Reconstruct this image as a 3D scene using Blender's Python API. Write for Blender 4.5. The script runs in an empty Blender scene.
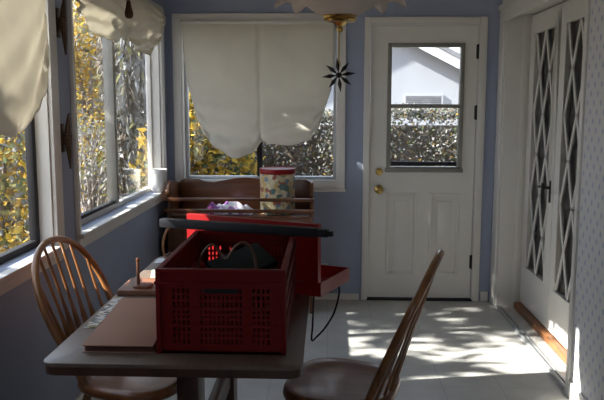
import bpy, bmesh, math, random
import numpy as np
from mathutils import Vector, Matrix
random.seed(7); rng = np.random.default_rng(11)
scn = bpy.context.scene
COL = scn.collection
PI = math.pi

# ------------------------------------------------------------------ materials
def nmat(name):
    m = bpy.data.materials.new(name); m.use_nodes = True
    nt = m.node_tree
    return m, nt, nt.nodes['Principled BSDF']
def lk(nt, a, b): nt.links.new(a, b)
def ramp(nt, fac, stops):
    r = nt.nodes.new('ShaderNodeValToRGB'); el = r.color_ramp.elements
    while len(el) < len(stops): el.new(0.5)
    for e, (p, c) in zip(el, stops):
        e.position = p; e.color = (*c, 1)
    lk(nt, fac, r.inputs['Fac']); return r.outputs['Color']
def coords(nt, scale=(1,1,1), rot=(0,0,0)):
    tc = nt.nodes.new('ShaderNodeTexCoord'); mp = nt.nodes.new('ShaderNodeMapping')
    mp.inputs['Scale'].default_value = scale; mp.inputs['Rotation'].default_value = rot
    lk(nt, tc.outputs['Object'], mp.inputs['Vector']); return mp.outputs['Vector']
def noise(nt, vec, scale, detail=4, rough=0.55):
    n = nt.nodes.new('ShaderNodeTexNoise'); n.inputs['Scale'].default_value = scale
    n.inputs['Detail'].default_value = detail; n.inputs['Roughness'].default_value = rough
    lk(nt, vec, n.inputs['Vector']); return n.outputs['Fac']
def bump(nt, b, h, strength=0.2, dist=0.01):
    n = nt.nodes.new('ShaderNodeBump'); n.inputs['Strength'].default_value = strength
    n.inputs['Distance'].default_value = dist
    lk(nt, h, n.inputs['Height']); lk(nt, n.outputs['Normal'], b.inputs['Normal'])
def shade(c, k): return tuple(min(1, max(0, x*k)) for x in c)
def paint(name, c, rough=0.5, var=0.06, scale=6, metal=0.0, bstr=0.05, bscale=60, spec=0.5):
    m, nt, b = nmat(name)
    v = coords(nt)
    lk(nt, ramp(nt, noise(nt, v, scale), [(0.3, shade(c, 1-var)), (0.7, shade(c, 1+var))]), b.inputs['Base Color'])
    b.inputs['Roughness'].default_value = rough; b.inputs['Metallic'].default_value = metal
    b.inputs['Specular IOR Level'].default_value = spec
    if bstr: bump(nt, b, noise(nt, v, bscale, 2), bstr, 0.004)
    return m
def wood(name, c1, c2, rough=0.35, axis='x', scale=14, coat=0.0):
    m, nt, b = nmat(name)
    sc = {'x': (0.12, 1, 1), 'y': (1, 0.12, 1), 'z': (1, 1, 0.12)}[axis]
    v = coords(nt, sc)
    f = noise(nt, v, scale, 6, 0.6)
    f2 = noise(nt, v, scale*5, 3, 0.6)
    mx = nt.nodes.new('ShaderNodeMath'); mx.operation = 'MULTIPLY_ADD'
    lk(nt, f2, mx.inputs[0]); mx.inputs[1].default_value = 0.35; lk(nt, f, mx.inputs[2])
    lk(nt, ramp(nt, mx.outputs[0], [(0.45, c1), (0.85, c2)]), b.inputs['Base Color'])
    b.inputs['Roughness'].default_value = rough
    b.inputs['Coat Weight'].default_value = coat; b.inputs['Coat Roughness'].default_value = 0.15
    bump(nt, b, f2, 0.08, 0.002)
    return m
def fabric(name, c, trans=0.35):
    m, nt, b = nmat(name)
    out = nt.nodes['Material Output']
    v = coords(nt)
    w1 = nt.nodes.new('ShaderNodeTexWave'); w1.inputs['Scale'].default_value = 160; w1.bands_direction = 'Z'
    lk(nt, v, w1.inputs['Vector'])
    col = ramp(nt, noise(nt, v, 5), [(0.3, shade(c, .95)), (0.7, shade(c, 1.05))])
    lk(nt, col, b.inputs['Base Color']); b.inputs['Roughness'].default_value = 0.9
    b.inputs['Specular IOR Level'].default_value = 0.1
    bump(nt, b, w1.outputs['Fac'], 0.1, 0.001)
    t = nt.nodes.new('ShaderNodeBsdfTranslucent'); lk(nt, col, t.inputs['Color'])
    mx = nt.nodes.new('ShaderNodeMixShader'); mx.inputs[0].default_value = trans
    lk(nt, b.outputs[0], mx.inputs[1]); lk(nt, t.outputs[0], mx.inputs[2]); lk(nt, mx.outputs[0], out.inputs['Surface'])
    return m
def glass(name, tint=(0.96, 0.97, 0.97), refl=0.06):
    m = bpy.data.materials.new(name); m.use_nodes = True; nt = m.node_tree
    nt.nodes.remove(nt.nodes['Principled BSDF']); out = nt.nodes['Material Output']
    t = nt.nodes.new('ShaderNodeBsdfTransparent'); t.inputs['Color'].default_value = (*tint, 1)
    g = nt.nodes.new('ShaderNodeBsdfGlossy'); g.inputs['Roughness'].default_value = 0.02
    lw = nt.nodes.new('ShaderNodeLayerWeight'); lw.inputs['Blend'].default_value = 0.5
    pw = nt.nodes.new('ShaderNodeMath'); pw.operation = 'POWER'; lk(nt, lw.outputs['Facing'], pw.inputs[0]); pw.inputs[1].default_value = 5.0
    ma = nt.nodes.new('ShaderNodeMath'); ma.operation = 'MULTIPLY_ADD'; lk(nt, pw.outputs[0], ma.inputs[0]); ma.inputs[1].default_value = 0.6; ma.inputs[2].default_value = refl*0.5
    mx = nt.nodes.new('ShaderNodeMixShader')
    lk(nt, ma.outputs[0], mx.inputs[0]); lk(nt, t.outputs[0], mx.inputs[1]); lk(nt, g.outputs[0], mx.inputs[2])
    lk(nt, mx.outputs[0], out.inputs['Surface'])
    return m
def leafmat(name, c, trans=0.4):
    m, nt, b = nmat(name); out = nt.nodes['Material Output']
    v = coords(nt)
    col = ramp(nt, noise(nt, v, 9, 3), [(0.25, shade(c, .65)), (0.75, shade(c, 1.3))])
    lk(nt, col, b.inputs['Base Color']); b.inputs['Roughness'].default_value = 0.7
    b.inputs['Specular IOR Level'].default_value = 0.25
    t = nt.nodes.new('ShaderNodeBsdfTranslucent'); lk(nt, col, t.inputs['Color'])
    mx = nt.nodes.new('ShaderNodeMixShader'); mx.inputs[0].default_value = trans
    lk(nt, b.outputs[0], mx.inputs[1]); lk(nt, t.outputs[0], mx.inputs[2]); lk(nt, mx.outputs[0], out.inputs['Surface'])
    return m

M = {}
M['blue'] = paint('blue_wall_paint', (0.285, 0.322, 0.425), 0.6, 0.05, 3)
M['white'] = paint('white_trim_paint', (0.66, 0.635, 0.585), 0.4, 0.03, 4)
M['door_white'] = paint('white_door_paint', (0.70, 0.68, 0.62), 0.4, 0.03, 3)
M['ceil'] = paint('ceiling_paint', (0.62, 0.61, 0.58), 0.8, 0.03, 3)
M['alum_dark'] = paint('dark_bronze_aluminium', (0.022, 0.021, 0.023), 0.55, 0.1, 8, 0.0, spec=0.2)
M['alum_grey'] = paint('grey_aluminium', (0.25, 0.24, 0.21), 0.4, 0.1, 8, 0.3)
M['alum_light'] = paint('mill_aluminium', (0.45, 0.46, 0.47), 0.4, 0.1, 8, 0.5)
M['brass'] = paint('polished_brass', (0.55, 0.37, 0.12), 0.28, 0.15, 20, 1.0)
M['old_brass'] = paint('tarnished_brass', (0.075, 0.042, 0.02), 0.45, 0.2, 20, 0.6)
M['black_metal'] = paint('black_metal', (0.012, 0.012, 0.013), 0.4, 0.1, 20, 0.3)
M['black_plastic'] = paint('black_plastic', (0.010, 0.010, 0.013), 0.5, 0.15, 20, spec=0.2)
M['red_plastic'] = paint('dark_red_plastic', (0.145, 0.004, 0.005), 0.5, 0.08, 8, spec=0.18)
M['red_case'] = paint('bright_red_painted_steel', (0.23, 0.004, 0.005), 0.4, 0.06, 6, spec=0.25)
M['red_inside'] = paint('red_case_lining', (0.18, 0.004, 0.005), 0.6, 0.06, 6, spec=0.2)
M['glass'] = glass('window_glass')
M['shade'] = fabric('cream_shade_fabric', (0.71, 0.675, 0.59), 0.33)
M['lamp_glass'] = fabric('frosted_lamp_glass', (0.85, 0.79, 0.73), 0.5)
M['oak'] = wood('oak_chair_wood', (0.13, 0.048, 0.014), (0.34, 0.145, 0.048), 0.3, 'z', 16, 0.3)
M['seatwood'] = wood('chair_seat_wood', (0.15, 0.05, 0.016), (0.32, 0.115, 0.038), 0.3, 'x', 14, 0.2)
M['tablewood'] = wood('table_top_wood', (0.105, 0.072, 0.050), (0.175, 0.125, 0.09), 0.4, 'y', 9, 0.1)
M['darkwood'] = wood('dark_table_wood', (0.035, 0.015, 0.008), (0.085, 0.037, 0.02), 0.4, 'z', 12)
M['standwood'] = wood('brown_stand_wood', (0.065, 0.021, 0.007), (0.16, 0.058, 0.019), 0.35, 'x', 10, 0.2)
M['boardwood'] = wood('small_board_wood', (0.13, 0.05, 0.025), (0.24, 0.10, 0.05), 0.5, 'x', 14)
M['threshold'] = wood('oak_threshold_wood', (0.10, 0.038, 0.013), (0.32, 0.13, 0.046), 0.4, 'y', 16)
M['card'] = paint('brown_cardboard', (0.34, 0.18, 0.118), 0.75, 0.06, 5)
M['card_dark'] = paint('folder_gusset', (0.17, 0.075, 0.055), 0.8, 0.1, 12)
M['paper'] = paint('white_paper', (0.78, 0.79, 0.80), 0.7, 0.03, 5)
M['green_paper'] = paint('pale_green_paper', (0.30, 0.37, 0.27), 0.7, 0.08, 8)
M['ceramic'] = paint('white_glazed_ceramic', (0.62, 0.61, 0.58), 0.25, 0.02, 5)
M['green_tin'] = paint('dark_green_tin', (0.010, 0.024, 0.020), 0.35, 0.2, 10)
M['grey_tin'] = paint('worn_dark_lid', (0.008, 0.013, 0.012), 0.75, 0.35, 14, spec=0.15)
M['leather'] = paint('brown_leather', (0.10, 0.045, 0.022), 0.5, 0.2, 15)
M['pale_stick'] = wood('pale_dowel_wood', (0.50, 0.34, 0.13), (0.66, 0.48, 0.22), 0.5, 'x', 14)
M['wicker'] = wood('wicker', (0.11, 0.05, 0.02), (0.22, 0.11, 0.05), 0.6, 'x', 30)
M['bark'] = paint('tree_bark', (0.13, 0.105, 0.085), 0.9, 0.4, 18, bstr=0.6, bscale=30)
M['twig'] = paint('grey_twig', (0.30, 0.27, 0.24), 0.9, 0.3, 18)
M['lf_yellow'] = leafmat('yellow_leaf', (0.52, 0.36, 0.05))
M['lf_gold'] = leafmat('golden_leaf', (0.40, 0.25, 0.045))
M['lf_olive'] = leafmat('olive_leaf', (0.22, 0.21, 0.08))
M['lf_green'] = leafmat('dull_green_leaf', (0.12, 0.15, 0.07))
M['lf_grey'] = leafmat('grey_green_leaf', (0.18, 0.18, 0.16), 0.25)
M['lf_pale'] = leafmat('pale_grey_leaf', (0.31, 0.30, 0.29), 0.25)
M['lf_brown'] = leafmat('brown_leaf', (0.15, 0.12, 0.088), 0.25)
M['siding'] = paint('grey_house_wall', (0.35, 0.36, 0.385), 0.8, 0.04, 2)
M['fascia'] = paint('white_fascia', (0.80, 0.82, 0.86), 0.6, 0.02, 2)
M['roof'] = paint('grey_shingles', (0.20, 0.20, 0.21), 0.9, 0.2, 10)
M['earth'] = paint('leaf_strewn_earth', (0.20, 0.165, 0.12), 0.95, 0.35, 9, bstr=0.5, bscale=25)
M['pink'] = paint('hall_paint', (0.30, 0.29, 0.26), 0.8, 0.04, 3)

def floor_mat():
    m, nt, b = nmat('pale_vinyl_floor')
    v = coords(nt)
    n1 = ramp(nt, noise(nt, v, 7, 6), [(0.3, (0.47, 0.455, 0.42)), (0.7, (0.56, 0.545, 0.505))])
    br = nt.nodes.new('ShaderNodeTexBrick'); br.offset = 0
    br.inputs['Scale'].default_value = 1; br.inputs['Brick Width'].default_value = 0.305
    br.inputs['Row Height'].default_value = 0.305; br.inputs['Mortar Size'].default_value = 0.0022
    br.inputs['Color1'].default_value = (1, 1, 1, 1); br.inputs['Color2'].default_value = (0.96, 0.96, 0.96, 1)
    br.inputs['Mortar'].default_value = (0.72, 0.72, 0.72, 1)
    lk(nt, v, br.inputs['Vector'])
    mx = nt.nodes.new('ShaderNodeMix'); mx.data_type = 'RGBA'; mx.blend_type = 'MULTIPLY'; mx.inputs[0].default_value = 1
    lk(nt, n1, mx.inputs[6]); lk(nt, br.outputs['Color'], mx.inputs[7]); lk(nt, mx.outputs[2], b.inputs['Base Color'])
    b.inputs['Roughness'].default_value = 0.33
    bump(nt, b, noise(nt, v, 14, 3), 0.06, 0.004)
    return m
M['floor'] = floor_mat()

def wallpaper_mat():
    m, nt, b = nmat('dotted_wallpaper')
    tc = nt.nodes.new('ShaderNodeTexCoord'); sx = nt.nodes.new('ShaderNodeSeparateXYZ'); lk(nt, tc.outputs['Object'], sx.inputs[0])
    def mth(op, a, bb=None, c=None):
        n = nt.nodes.new('ShaderNodeMath'); n.operation = op
        for i, q in enumerate((a, bb, c)):
            if q is None: continue
            if isinstance(q, (int, float)): n.inputs[i].default_value = q
            else: lk(nt, q, n.inputs[i])
        return n.outputs[0]
    def dots(oy, oz, py=0.085, pz=0.085):
        fy = mth('SUBTRACT', mth('FRACT', mth('MULTIPLY', mth('ADD', sx.outputs['Y'], oy), 1/py)), 0.5)
        fz = mth('SUBTRACT', mth('FRACT', mth('MULTIPLY', mth('ADD', sx.outputs['Z'], oz), 1/pz)), 0.5)
        d = mth('SQRT', mth('ADD', mth('MULTIPLY', fy, fy), mth('MULTIPLY', mth('MULTIPLY', fz, 0.75), mth('MULTIPLY', fz, 0.75))))
        return mth('LESS_THAN', d, 0.125)
    mask = mth('MAXIMUM', dots(0, 0), dots(0.0425, 0.0425))
    mx = nt.nodes.new('ShaderNodeMix'); mx.data_type = 'RGBA'; lk(nt, mask, mx.inputs[0])
    mx.inputs[6].default_value = (0.60, 0.59, 0.585, 1); mx.inputs[7].default_value = (0.36, 0.39, 0.51, 1)
    lk(nt, mx.outputs[2], b.inputs['Base Color']); b.inputs['Roughness'].default_value = 0.6
    return m
M['wallpaper'] = wallpaper_mat()

def patch_mat(name, cols, scale, rough=0.5, jitter=True):
    m, nt, b = nmat(name); v = coords(nt)
    vo = nt.nodes.new('ShaderNodeTexVoronoi'); vo.inputs['Scale'].default_value = scale; lk(nt, v, vo.inputs['Vector'])
    sp = nt.nodes.new('ShaderNodeSeparateColor'); lk(nt, vo.outputs['Color'], sp.inputs[0])
    st = [(i/len(cols), c) for i, c in enumerate(cols)]
    r = nt.nodes.new('ShaderNodeValToRGB'); r.color_ramp.interpolation = 'CONSTANT'; el = r.color_ramp.elements
    while len(el) < len(st): el.new(0.5)
    for e, (p, c) in zip(el, st): e.position = p; e.color = (*c, 1)
    lk(nt, sp.outputs[0], r.inputs['Fac']); lk(nt, r.outputs['Color'], b.inputs['Base Color'])
    b.inputs['Roughness'].default_value = rough
    return m
M['tin_pic'] = patch_mat('painted_tin_sides', [(0.55, 0.45, 0.26), (0.62, 0.52, 0.32), (0.10, 0.17, 0.15), (0.50, 0.42, 0.25), (0.30, 0.10, 0.06), (0.16, 0.22, 0.30), (0.52, 0.36, 0.12), (0.62, 0.55, 0.38)], 33, 0.35)
M['cloth'] = patch_mat('purple_print_cloth', [(0.80, 0.78, 0.80), (0.74, 0.70, 0.76), (0.26, 0.10, 0.34), (0.80, 0.78, 0.82), (0.45, 0.20, 0.46), (0.60, 0.50, 0.66)], 30, 0.8)
M['cloth_pink'] = patch_mat('pink_print_cloth', [(0.50, 0.06, 0.26), (0.16, 0.05, 0.20), (0.66, 0.40, 0.56)], 60, 0.8)
M['strip'] = patch_mat('picture_strip', [(0.62, 0.60, 0.55), (0.08, 0.07, 0.06), (0.60, 0.58, 0.53), (0.30, 0.24, 0.10), (0.16, 0.15, 0.14), (0.62, 0.62, 0.58), (0.12, 0.13, 0.10)], 55, 0.5)

# ------------------------------------------------------------------ mesh helpers
def finish(name, bm, mats, parent=None, loc=None, smooth=True, ang=35):
    me = bpy.data.meshes.new(name)
    bmesh.ops.recalc_face_normals(bm, faces=bm.faces)
    bm.to_mesh(me); bm.free()
    for m in (mats if isinstance(mats, (list, tuple)) else [mats]): me.materials.append(M[m] if isinstance(m, str) else m)
    if smooth:
        me.shade_smooth(); me.set_sharp_from_angle(angle=math.radians(ang))
    o = bpy.data.objects.new(name, me); COL.objects.link(o)
    if parent is not None: o.parent = parent
    if loc: o.location = loc
    return o
def NB(): return bmesh.new()
def box(bm, x0, x1, y0, y1, z0, z1, bev=0.0, mi=0, mat=None):
    vs = [bm.verts.new((x, y, z)) for x in (x0, x1) for y in (y0, y1) for z in (z0, z1)]
    idx = [(0,1,3,2), (4,6,7,5), (0,4,5,1), (2,3,7,6), (0,2,6,4), (1,5,7,3)]
    fs = [bm.faces.new([vs[i] for i in f]) for f in idx]
    for f in fs: f.material_index = mi
    if bev > 0:
        es = list({e for f in fs for e in f.edges})
        r = bmesh.ops.bevel(bm, geom=es, offset=bev, segments=2, profile=0.6, affect='EDGES')
        for f in r['faces']: f.material_index = mi
        vs = list({v for v in vs if v.is_valid} | {v for f in r['faces'] for v in f.verts})
    if mat is not None: bmesh.ops.transform(bm, matrix=mat, verts=[v for v in vs if v.is_valid])
    return vs
def prism(bm, pts, axis, a0, a1, mi=0, bev=0.0):
    """extrude a 2D polygon along axis from a0 to a1"""
    def P(p, a):
        return {'x': (a, p[0], p[1]), 'y': (p[0], a, p[1]), 'z': (p[0], p[1], a)}[axis]
    A = [bm.verts.new(P(p, a0)) for p in pts]; B = [bm.verts.new(P(p, a1)) for p in pts]
    fs = [bm.faces.new(A), bm.faces.new(B[::-1])]
    n = len(pts)
    for i in range(n): fs.append(bm.faces.new((A[i], A[(i+1) % n], B[(i+1) % n], B[i])))
    for f in fs: f.material_index = mi
    if bev > 0:
        es = list(fs[0].edges) + list(fs[1].edges)
        bmesh.ops.bevel(bm, geom=es, offset=bev, segments=2, profile=0.6, affect='EDGES')
def sweep(bm, pts, ra, rb=None, n=10, up=(0, 0, 1), mi=0, caps=True, closed=False):
    """tube along pts; radii ra (sideways) / rb (along up-ish), scalars or lists"""
    pts = [Vector(p) for p in pts]; L = len(pts)
    if not isinstance(ra, (list, tuple)): ra = [ra]*L
    if rb is None: rb = ra
    if not isinstance(rb, (list, tuple)): rb = [rb]*L
    up = Vector(up); rings = []
    for i, p in enumerate(pts):
        if closed: t = pts[(i+1) % L]-pts[i-1]
        else: t = pts[min(i+1, L-1)]-pts[max(i-1, 0)]
        t.normalize()
        s = t.cross(up)
        if s.length < 1e-3: s = t.cross(Vector((1, 0, 0)))
        s.normalize(); w = s.cross(t).normalized()
        rings.append([bm.verts.new(p+s*ra[i]*math.cos(2*PI*k/n)+w*rb[i]*math.sin(2*PI*k/n)) for k in range(n)])
    R = range(L) if closed else range(L-1)
    for i in R:
        a, b = rings[i], rings[(i+1) % L]
        for k in range(n):
            f = bm.faces.new((a[k], a[(k+1) % n], b[(k+1) % n], b[k])); f.material_index = mi
    if caps and not closed:
        bm.faces.new(rings[0][::-1]).material_index = mi; bm.faces.new(rings[-1]).material_index = mi
def lathe(bm, prof, c=(0, 0, 0), n=32, mi=0, caps=True, wob=None):
    """prof: (r,z) list"""
    rings = []
    for j, (r, z) in enumerate(prof):
        rings.append([bm.verts.new((c[0]+(r+(wob(j, 2*PI*k/n)[0] if wob else 0))*math.cos(2*PI*k/n), c[1]+(r+(wob(j, 2*PI*k/n)[0] if wob else 0))*math.sin(2*PI*k/n), c[2]+z+(wob(j, 2*PI*k/n)[1] if wob else 0))) for k in range(n)])
    for a, b in zip(rings, rings[1:]):
        for k in range(n):
            bm.faces.new((a[k], a[(k+1) % n], b[(k+1) % n], b[k])).material_index = mi
    if caps:
        bm.faces.new(rings[0][::-1]).material_index = mi; bm.faces.new(rings[-1]).material_index = mi
def crv(pts, n=40):
    """Catmull-Rom through pts"""
    P = [Vector(p) for p in pts]; P = [2*P[0]-P[1]]+P+[2*P[-1]-P[-2]]; out = []
    seg = len(P)-3
    for i in range(n+1):
        t = i/n*seg; k = min(int(t), seg-1); u = t-k
        a, b, c, d = P[k:k+4]
        out.append(0.5*((2*b)+(c-a)*u+(2*a-5*b+4*c-d)*u*u+(3*b-a-3*c+d)*u**3))
    return out
def grid(bm, f, nu, nv, thick=0.0, mi=0):
    V = [[bm.verts.new(f(i/nu, j/nv)) for j in range(nv+1)] for i in range(nu+1)]
    for i in range(nu):
        for j in range(nv):
            bm.faces.new((V[i][j], V[i+1][j], V[i+1][j+1], V[i][j+1])).material_index = mi
def tag(o, label=None, cat=None, group=None, kind=None):
    if label: o['label'] = label
    if cat: o['category'] = cat
    if group: o['group'] = group
    if kind: o['kind'] = kind
    return o
def empty(name, loc, label, cat, rz=0, group=None, kind=None):
    o = bpy.data.objects.new(name, None); COL.objects.link(o); o.empty_display_size = 0.1
    o.location = loc; o.rotation_euler = (0, 0, rz)
    return tag(o, label, cat, group, kind)
def struct(name, bm, m, label, cat, parent=None, **k):
    o = finish(name, bm, m, parent, **k)
    if parent is None: tag(o, label, cat, kind='structure')
    return o
def dup(root, loc, rz, label):
    r = root.copy(); COL.objects.link(r); r.location = loc; r.rotation_euler = (0, 0, rz); r['label'] = label
    for ch in list(root.children):
        c = ch.copy(); COL.objects.link(c); c.parent = r
        for g in ch.children:
            d = g.copy(); COL.objects.link(d); d.parent = c
    return r
def wall_with_holes(bm, axis, a0, a1, u0, u1, z0, z1, holes, mi=0):
    """slab between a0..a1 on axis; spans u0..u1; rectangular holes (ua,ub,za,zb)"""
    us = sorted({u0, u1} | {h[0] for h in holes} | {h[1] for h in holes})
    zs = sorted({z0, z1} | {h[2] for h in holes} | {h[3] for h in holes})
    for ua, ub in zip(us, us[1:]):
        for za, zb in zip(zs, zs[1:]):
            um, zm = (ua+ub)/2, (za+zb)/2
            if any(h[0] < um < h[1] and h[2] < zm < h[3] for h in holes): continue
            if axis == 'x': box(bm, a0, a1, ua, ub, za, zb, mi=mi)
            else: box(bm, ua, ub, a0, a1, za, zb, mi=mi)
    bmesh.ops.remove_doubles(bm, verts=bm.verts, dist=1e-5)
    seen = {}
    for f in list(bm.faces):
        key = tuple(sorted(v.index for v in f.verts)) if False else tuple(sorted((round(v.co.x, 4), round(v.co.y, 4), round(v.co.z, 4)) for v in f.verts))
        seen.setdefault(key, []).append(f)
    kill = [f for fs in seen.values() if len(fs) > 1 for f in fs]
    if kill: bmesh.ops.delete(bm, geom=kill, context='FACES')
def frame_yz(bm, x0, x1, y0, y1, z0, z1, w, bev=0.0, wb=None, wt=None):
    wb = w if wb is None else wb; wt = w if wt is None else wt
    box(bm, x0, x1, y0, y0+w, z0, z1, bev); box(bm, x0, x1, y1-w, y1, z0, z1, bev)
    box(bm, x0, x1, y0+w, y1-w, z0, z0+wb, bev); box(bm, x0, x1, y0+w, y1-w, z1-wt, z1, bev)
def frame_xz(bm, y0, y1, x0, x1, z0, z1, w, bev=0.0, wb=None, wt=None):
    wb = w if wb is None else wb; wt = w if wt is None else wt
    box(bm, x0, x0+w, y0, y1, z0, z1, bev); box(bm, x1-w, x1, y0, y1, z0, z1, bev)
    box(bm, x0+w, x1-w, y0, y1, z0, z0+wb, bev); box(bm, x0+w, x1-w, y0, y1, z1-wt, z1, bev)

# ------------------------------------------------------------------ room shell
XL, XR, YB, XD = -1.21, 1.24, 5.35, 1.41       # left wall, right wall, back wall, door plane
ZC, YF = 2.45, -1.5
W1 = (1.45, 3.08, 0.86, 2.08); W2 = (3.385, 5.15, 0.86, 2.08)          # y0,y1,z0,z1
WB = (-1.09, 0.065, 0.905, 2.07)
DB = (0.285, 1.10, -0.0, 2.062)

bm = NB(); box(bm, -1.36, 3.2, YF-0.15, 5.5, -0.12, 0.0)
struct('floor', bm, 'floor', 'pale worn vinyl tile floor with sun patches on it', 'floor', smooth=False)
bm = NB(); box(bm, -1.36, 3.2, YF-0.15, 5.5, ZC, ZC+0.1)
struct('ceiling', bm, 'ceil', 'plain white ceiling above the room', 'ceiling', smooth=False)
bm = NB(); wall_with_holes(bm, 'x', XL-0.095, XL, YF, YB, 0, ZC, [W1, W2])
struct('wall_left', bm, 'blue', 'blue painted wall with the two side windows', 'wall', smooth=False)
bm = NB(); wall_with_holes(bm, 'y', YB, YB+0.15, XL-0.15, 1.6, 0, ZC, [WB, DB])
struct('wall_back', bm, 'blue', 'blue painted end wall holding the window and the outside door', 'wall', smooth=False)
bm = NB(); box(bm, XR, XR+0.26, YF, 3.57, 0, ZC)
struct('wall_right', bm, 'wallpaper', 'white wallpapered wall with small blue motifs, nearest on the right', 'wall', smooth=False)
bm = NB(); box(bm, XR, XR+0.26, 5.20, YB-0.001, 0, 2.10); box(bm, XR, XR+0.26, 3.57, YB-0.001, 2.10, ZC)
struct('wall_alcove', bm, 'white', 'white wall end and header framing the lattice doors', 'wall', smooth=False)
bm = NB(); wall_with_holes(bm, 'y', YF-0.15, YF, XL-0.15, XR+0.26, 0, ZC, [(0.25, 0.95, 0.6, 2.05)])  # unseen opening, added and sized to let fill light onto the table
struct('wall_front', bm, 'blue', 'unseen wall behind the viewer with a small opening added to let in fill light', 'wall', smooth=False)
# the room beyond the lattice doors
bm = NB(); box(bm, 3.1, 3.2, 2.6, 5.5, 0, ZC); box(bm, 1.6, 3.1, 5.4, 5.5, 0, ZC); box(bm, 1.5, 3.1, 2.6, 2.7, 0, ZC)
struct('wall_hall', bm, 'pink', 'dim wall of the room beyond the lattice doors', 'wall', smooth=False)

# trims
bm = NB()
box(bm, XR-0.018, XR, 3.60, 5.345, 2.055, 2.145, 0.006); box(bm, XR-0.030, XR, 3.57, 5.347, 2.145, 2.18, 0.006)
struct('trim_1', bm, 'white', 'white moulded head casing above the lattice doors', 'trim')
bm = NB(); box(bm, XR-0.016, XR, 5.21, 5.345, 0, 2.055, 0.004)
struct('trim_2', bm, 'white', 'white flat casing at the back corner beside the lattice doors', 'trim')
bm = NB(); box(bm, XR-0.012, XR+0.012, 3.555, 3.60, 0, 2.055, 0.006)
struct('trim_3', bm, 'white', 'white corner bead where the dotted wallpaper ends', 'trim')
bm = NB(); box(bm, XR+0.0, XR+0.26, 5.188, 5.20, 0.0, 2.10, 0.003)
box(bm, XR+0.11, XR+0.15, 5.180, 5.189, 0.0, 2.09, 0.003)
struct('trim_4', bm, 'white', 'white ribbed jamb at the far side of the lattice doors', 'trim')
bm = NB(); box(bm, XD-0.045, XD+0.05, 3.60, 5.185, 0.0, 0.042, 0.006)
struct('trim_5', bm, 'threshold', 'orange brown wooden threshold under the lattice doors', 'threshold')
bm = NB(); box(bm, XR-0.004, XR+0.016, 3.60, 5.19, 0, 0.016, 0.003); box(bm, XR+0.030, XR+0.044, 3.60, 5.19, 0, 0.010, 0.002)
struct('trim_6', bm, 'alum_light', 'pale metal floor track in front of the lattice doors', 'floor track')
bm = NB(); box(bm, XL, 0.235, YB-0.014, YB, 0, 0.048, 0.004); box(bm, 1.155, XR-0.03, YB-0.014, YB, 0, 0.075, 0.004)
struct('baseboard_back', bm, 'white', 'low white baseboard along the blue end wall', 'baseboard')
bm = NB(); box(bm, XL, XL+0.014, YF, YB-0.015, 0, 0.075, 0.004)
struct('baseboard_left', bm, 'white', 'low white baseboard under the side windows', 'baseboard')
bm = NB(); box(bm, XR-0.014, XR, YF, 3.55, 0, 0.085, 0.004)
struct('baseboard_right', bm, 'white', 'white baseboard under the dotted wallpaper', 'baseboard')

# side windows
def side_window(name, w, label, dark, mull, mw, nc, fw):
    y0, y1, z0, z1 = w
    root = empty(name, (XL, (y0+y1)/2, z0), label, 'window', kind='structure')
    oy, oz = (y0+y1)/2, z0
    def P(nm, bm, m): return finish(nm, shift(bm, -XL, -oy, -oz), m, root)
    bm = NB(); cw = 0.085
    box(bm, XL, XL+0.018, y0-nc, y0, z0-0.02, z1, 0.004); box(bm, XL, XL+0.018, y1, y1+cw, z0-0.02, z1, 0.004)
    box(bm, XL, XL+0.018, y0-nc, y1+cw, z1+0.0005, z1+cw, 0.004)
    P('casing', bm, 'white')
    bm = NB()
    box(bm, XL-0.093, XL, y0, y0+0.012, z0, z1); box(bm, XL-0.093, XL, y1-0.012, y1, z0, z1); box(bm, XL-0.093, XL, y0, y1, z1-0.012, z1)
    P('jamb', bm, 'white')
    bm = NB(); box(bm, XL-0.092, XL+0.040, y0-nc, y1+cw-0.01, z0-0.028, z0-0.001, 0.006); box(bm, XL, XL+0.022, y0-nc+0.005, y1+cw-0.02, z0-0.075, z0-0.028, 0.005)
    # sill: keep the recess part only inside the opening
    P('sill', clip_sill(bm, y0, y1), 'white')
    xg = -1.285
    bm = NB(); frame_yz(bm, xg-0.016, xg+0.018, y0+0.012, y1-0.012, z0, z1-0.012, fw, 0.003, wb=0.03)
    P('frame', bm, dark)
    ym = y0+(y1-y0)*mull
    bm = NB(); box(bm, xg-0.03, xg+0.03, ym-mw/2, ym+mw/2, z0+0.03, z1-0.046, 0.004)
    box(bm, xg+0.03, xg+0.042, ym-0.012, ym+0.012, z0+0.46, z0+0.53, 0.004)
    P('mullion', bm, 'alum_dark' if dark == 'alum_dark' else 'alum_grey')
    bm = NB(); box(bm, xg-0.012, xg+0.018, y0+0.046, ym-mw/2, z0+0.03, z0+0.048, 0.002); P('sash_rail', bm, 'alum_dark')
    bm = NB(); box(bm, xg-0.004, xg, y0+0.046, ym, z0+0.03, z1-0.046); P('pane', bm, 'glass')
    bm = NB(); box(bm, xg-0.016, xg-0.012, ym, y1-0.046, z0+0.03, z1-0.046); P('pane', bm, 'glass')
    return root
def shift(bm, x, y, z):
    bmesh.ops.translate(bm, vec=(x, y, z), verts=bm.verts); return bm
def clip_sill(bm, y0, y1):
    return bm
side_window('window_1', W1, 'nearer white-cased side window at the left edge of the view', 'alum_dark', 0.35, 0.04, 0.085, 0.034)
w2 = side_window('window_2', W2, 'white-cased sliding side window nearest the back corner', 'white', 0.47, 0.045, 0.032, 0.018)
bm = NB(); box(bm, 0.0, 0.03, 0.865, 0.895, 0.05, 0.12, 0.006); finish('latch', bm, 'black_metal', w2)['label'] = 'small dark latch at the corner of the casing'

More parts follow.
